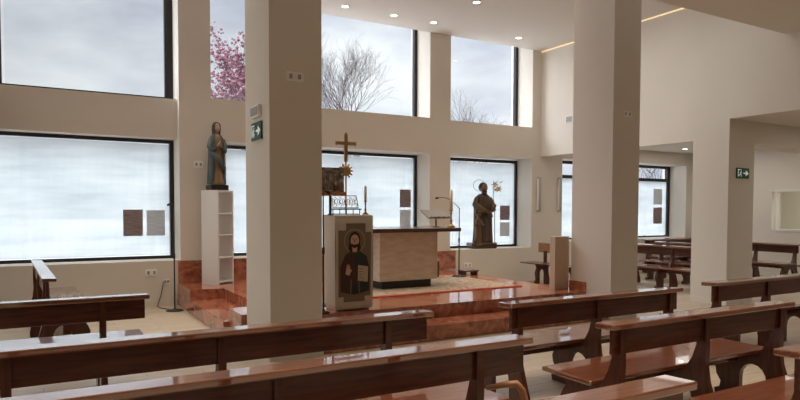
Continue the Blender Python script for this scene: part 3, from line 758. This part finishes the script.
for (x, y, z, s) in ((.0, .02, 1.33, 1.5), (.09, .02, 1.24, 1.35), (.02, .02, 1.22, .9)):
    b = B(); 
    for k in range(6):
        a = 2*PI*k/6; tube(b, [(x, y, z), (x+.03*s*math.cos(a), y-.02*s, z+.03*s*math.sin(a)), (x+.065*s*math.cos(a), y-.03*s, z+.065*s*math.sin(a))], [.008, .012*s, .003], 6)
    obj('lily', b, LILY, ly)
b = B(); prism(b, [(.10, 1.36), (.15, 1.40), (.20, 1.42), (.15, 1.375)], 'y', .015, .025); obj('leaf', b, BRONZE, ly)

# ------------------------------------------------------------------ wall and ceiling fittings
def downlight(x, y, z, label):
    t = thing('ceiling_downlight', label, 'downlight', (x, y, z), 0, 'recessed ceiling downlights')
    obj('trim_ring', lathe(B(), [(.08, -.006), (.08, 0), (.058, 0), (.058, -.006)], n=24), WHITE, t)
    obj('lamp', lathe(B(), [(.057, -.009), (.05, -.001)], n=20), LAMP, t)
downlight(4.65, 10.33, ZC, 'ceiling downlight nearest the first column, above the wide window')
downlight(5.63, 10.33, ZC, 'ceiling downlight above the middle of the wide upper window')
downlight(6.49, 10.33, ZC, 'ceiling downlight above the pier right of the wide upper window')
downlight(6.49, 8.95, ZC, 'ceiling downlight furthest from the windows, at the top edge')
downlight(8.57, 10.33, ZC, 'ceiling downlight above the small upper window on the right')
downlight(13.67, 10.1, 3.1, 'downlight in the low side aisle ceiling')
for x, y in ((4.65, 8.95), (2.7, 10.33), (.8, 10.33), (8.57, 8.95)):
    pass
def exitsign(label, loc, rz, w_, h_):
    t = thing('exit_sign', label, 'exit sign', loc, rz, 'green exit signs')
    obj('panel', bx(B(), -w_/2, w_/2, -.02, 0, 0, h_), GREEN, t)
    b = B(); y0, y1 = -.0235, -.0195; u = w_/2
    # door outline
    bx(b, -.85*u, -.78*u, y0, y1, .15*h_, .85*h_); bx(b, -.85*u, -.30*u, y0, y1, .80*h_, .86*h_)
    # running figure
    ball(b, (-.35*u, y0, .70*h_), .05*h_, (1, .3, 1), 10, 6)
    tube(b, [(-.42*u, y0, .62*h_), (-.52*u, y0, .42*h_)], .045*h_, 6); tube(b, [(-.52*u, y0, .42*h_), (-.30*u, y0, .33*h_), (-.38*u, y0, .16*h_)], .03*h_, 6)
    tube(b, [(-.52*u, y0, .42*h_), (-.62*u, y0, .28*h_), (-.75*u, y0, .26*h_)], .03*h_, 6); tube(b, [(-.42*u, y0, .6*h_), (-.25*u, y0, .5*h_)], .022*h_, 6)
    # arrow
    prism(b, [(.05*u, .45*h_), (.45*u, .45*h_), (.25*u, .75*h_), (.45*u, .75*h_), (.85*u, .5*h_), (.45*u, .25*h_), (.25*u, .25*h_), (.45*u, .55*h_), (.05*u, .55*h_)][:0] or
          [(.05*u, .44*h_), (.42*u, .44*h_), (.42*u, .22*h_), (.88*u, .5*h_), (.42*u, .78*h_), (.42*u, .56*h_), (.05*u, .56*h_)], 'y', y0, y1)
    obj('pictogram', b, GREENW, t)
    return t
exitsign('green exit sign on the left side of the first column', (2.04, 6.83, 2.34), -PI/2, .36, .19)
exitsign('green exit sign on the front of the right hand column', (10.12, 6.37, 2.13), 0, .34, .17)
t = thing('emergency_light', 'white emergency light above the left exit sign', 'emergency light', (2.04, 6.83, 2.58), -PI/2)
obj('housing', bx(B(), -.14, .14, -.04, 0, 0, .13, .01), PLASTIC, t); obj('diffuser', bx(B(), -.12, .12, -.046, -.04, .02, .11), GREYP, t)
def switch(label, loc, rz, w_, h_, cat='thermostat', name='wall_thermostat'):
    t = thing(name, label, cat, loc, rz)
    obj('plate', bx(B(), -w_/2, w_/2, -.012, 0, 0, h_, .004), PLASTIC, t)
    for q in (-.25, .25): obj('insert', bx(B(), q*w_-.018, q*w_+.018, -.016, -.012, h_*.25, h_*.75, .002), GREYP, t)
switch('white twin control plate high on the first column', (2.315, 6.42, 2.93), 0, .19, .10)
switch('twin control plate high on the middle column', (7.37, 6.42, 2.95), 0, .17, .085)
switch('white socket plate low on the wall under the left window', (1.52, YW, .50), 0, .18, .11, 'socket', 'wall_socket')
switch('white socket plate low on the wall next to the microphone stand', (1.75, YW, .36), 0, .09, .08, 'socket', 'wall_socket')
switch('socket plate on the wall below the bearded statue', (7.75, YW, .36), 0, .2, .1, 'socket', 'wall_socket')
switch('white plate halfway up the pier left of the veiled statue', (2.27, YW, 2.27), 0, .14, .11, 'switch', 'wall_switch')
t = thing('wall_vent', 'small grey vent high on the right wall beside the middle column', 'vent', (XR, 10.05, 3.45), -PI/2)
obj('frame', bx(B(), -.11, .11, -.012, 0, 0, .15), PLASTIC, t); obj('grille', bx(B(), -.09, .09, -.016, -.012, .015, .135), GREYP, t)
for k, (x, lab) in enumerate(((9.69+.0, 'vertical metal wall lamp in the corner right of the far window'), (10.32, 'vertical metal wall lamp beside the side aisle window'))):
    t = thing('wall_lamp', lab, 'wall lamp', (x, YW, 1.55), 0, 'vertical wall lamps')
    obj('housing', bx(B(), -.035, .035, -.07, 0, 0, .78, .006), STEEL, t); obj('diffuser', bx(B(), -.05, -.035, -.06, -.015, .03, .75), PLASTIC, t)
bm = B(); tube(bm, [(1.70, YW-.02, .40), (1.66, YW-.03, .2), (1.6, YW-.05, .012), (1.62, 10.7, .008), (1.72, 10.48, .01)], .006, 6)
tag(obj('power_cable', bm, BLACK), 'black cable hanging from the low socket to the microphone stand', 'cable')
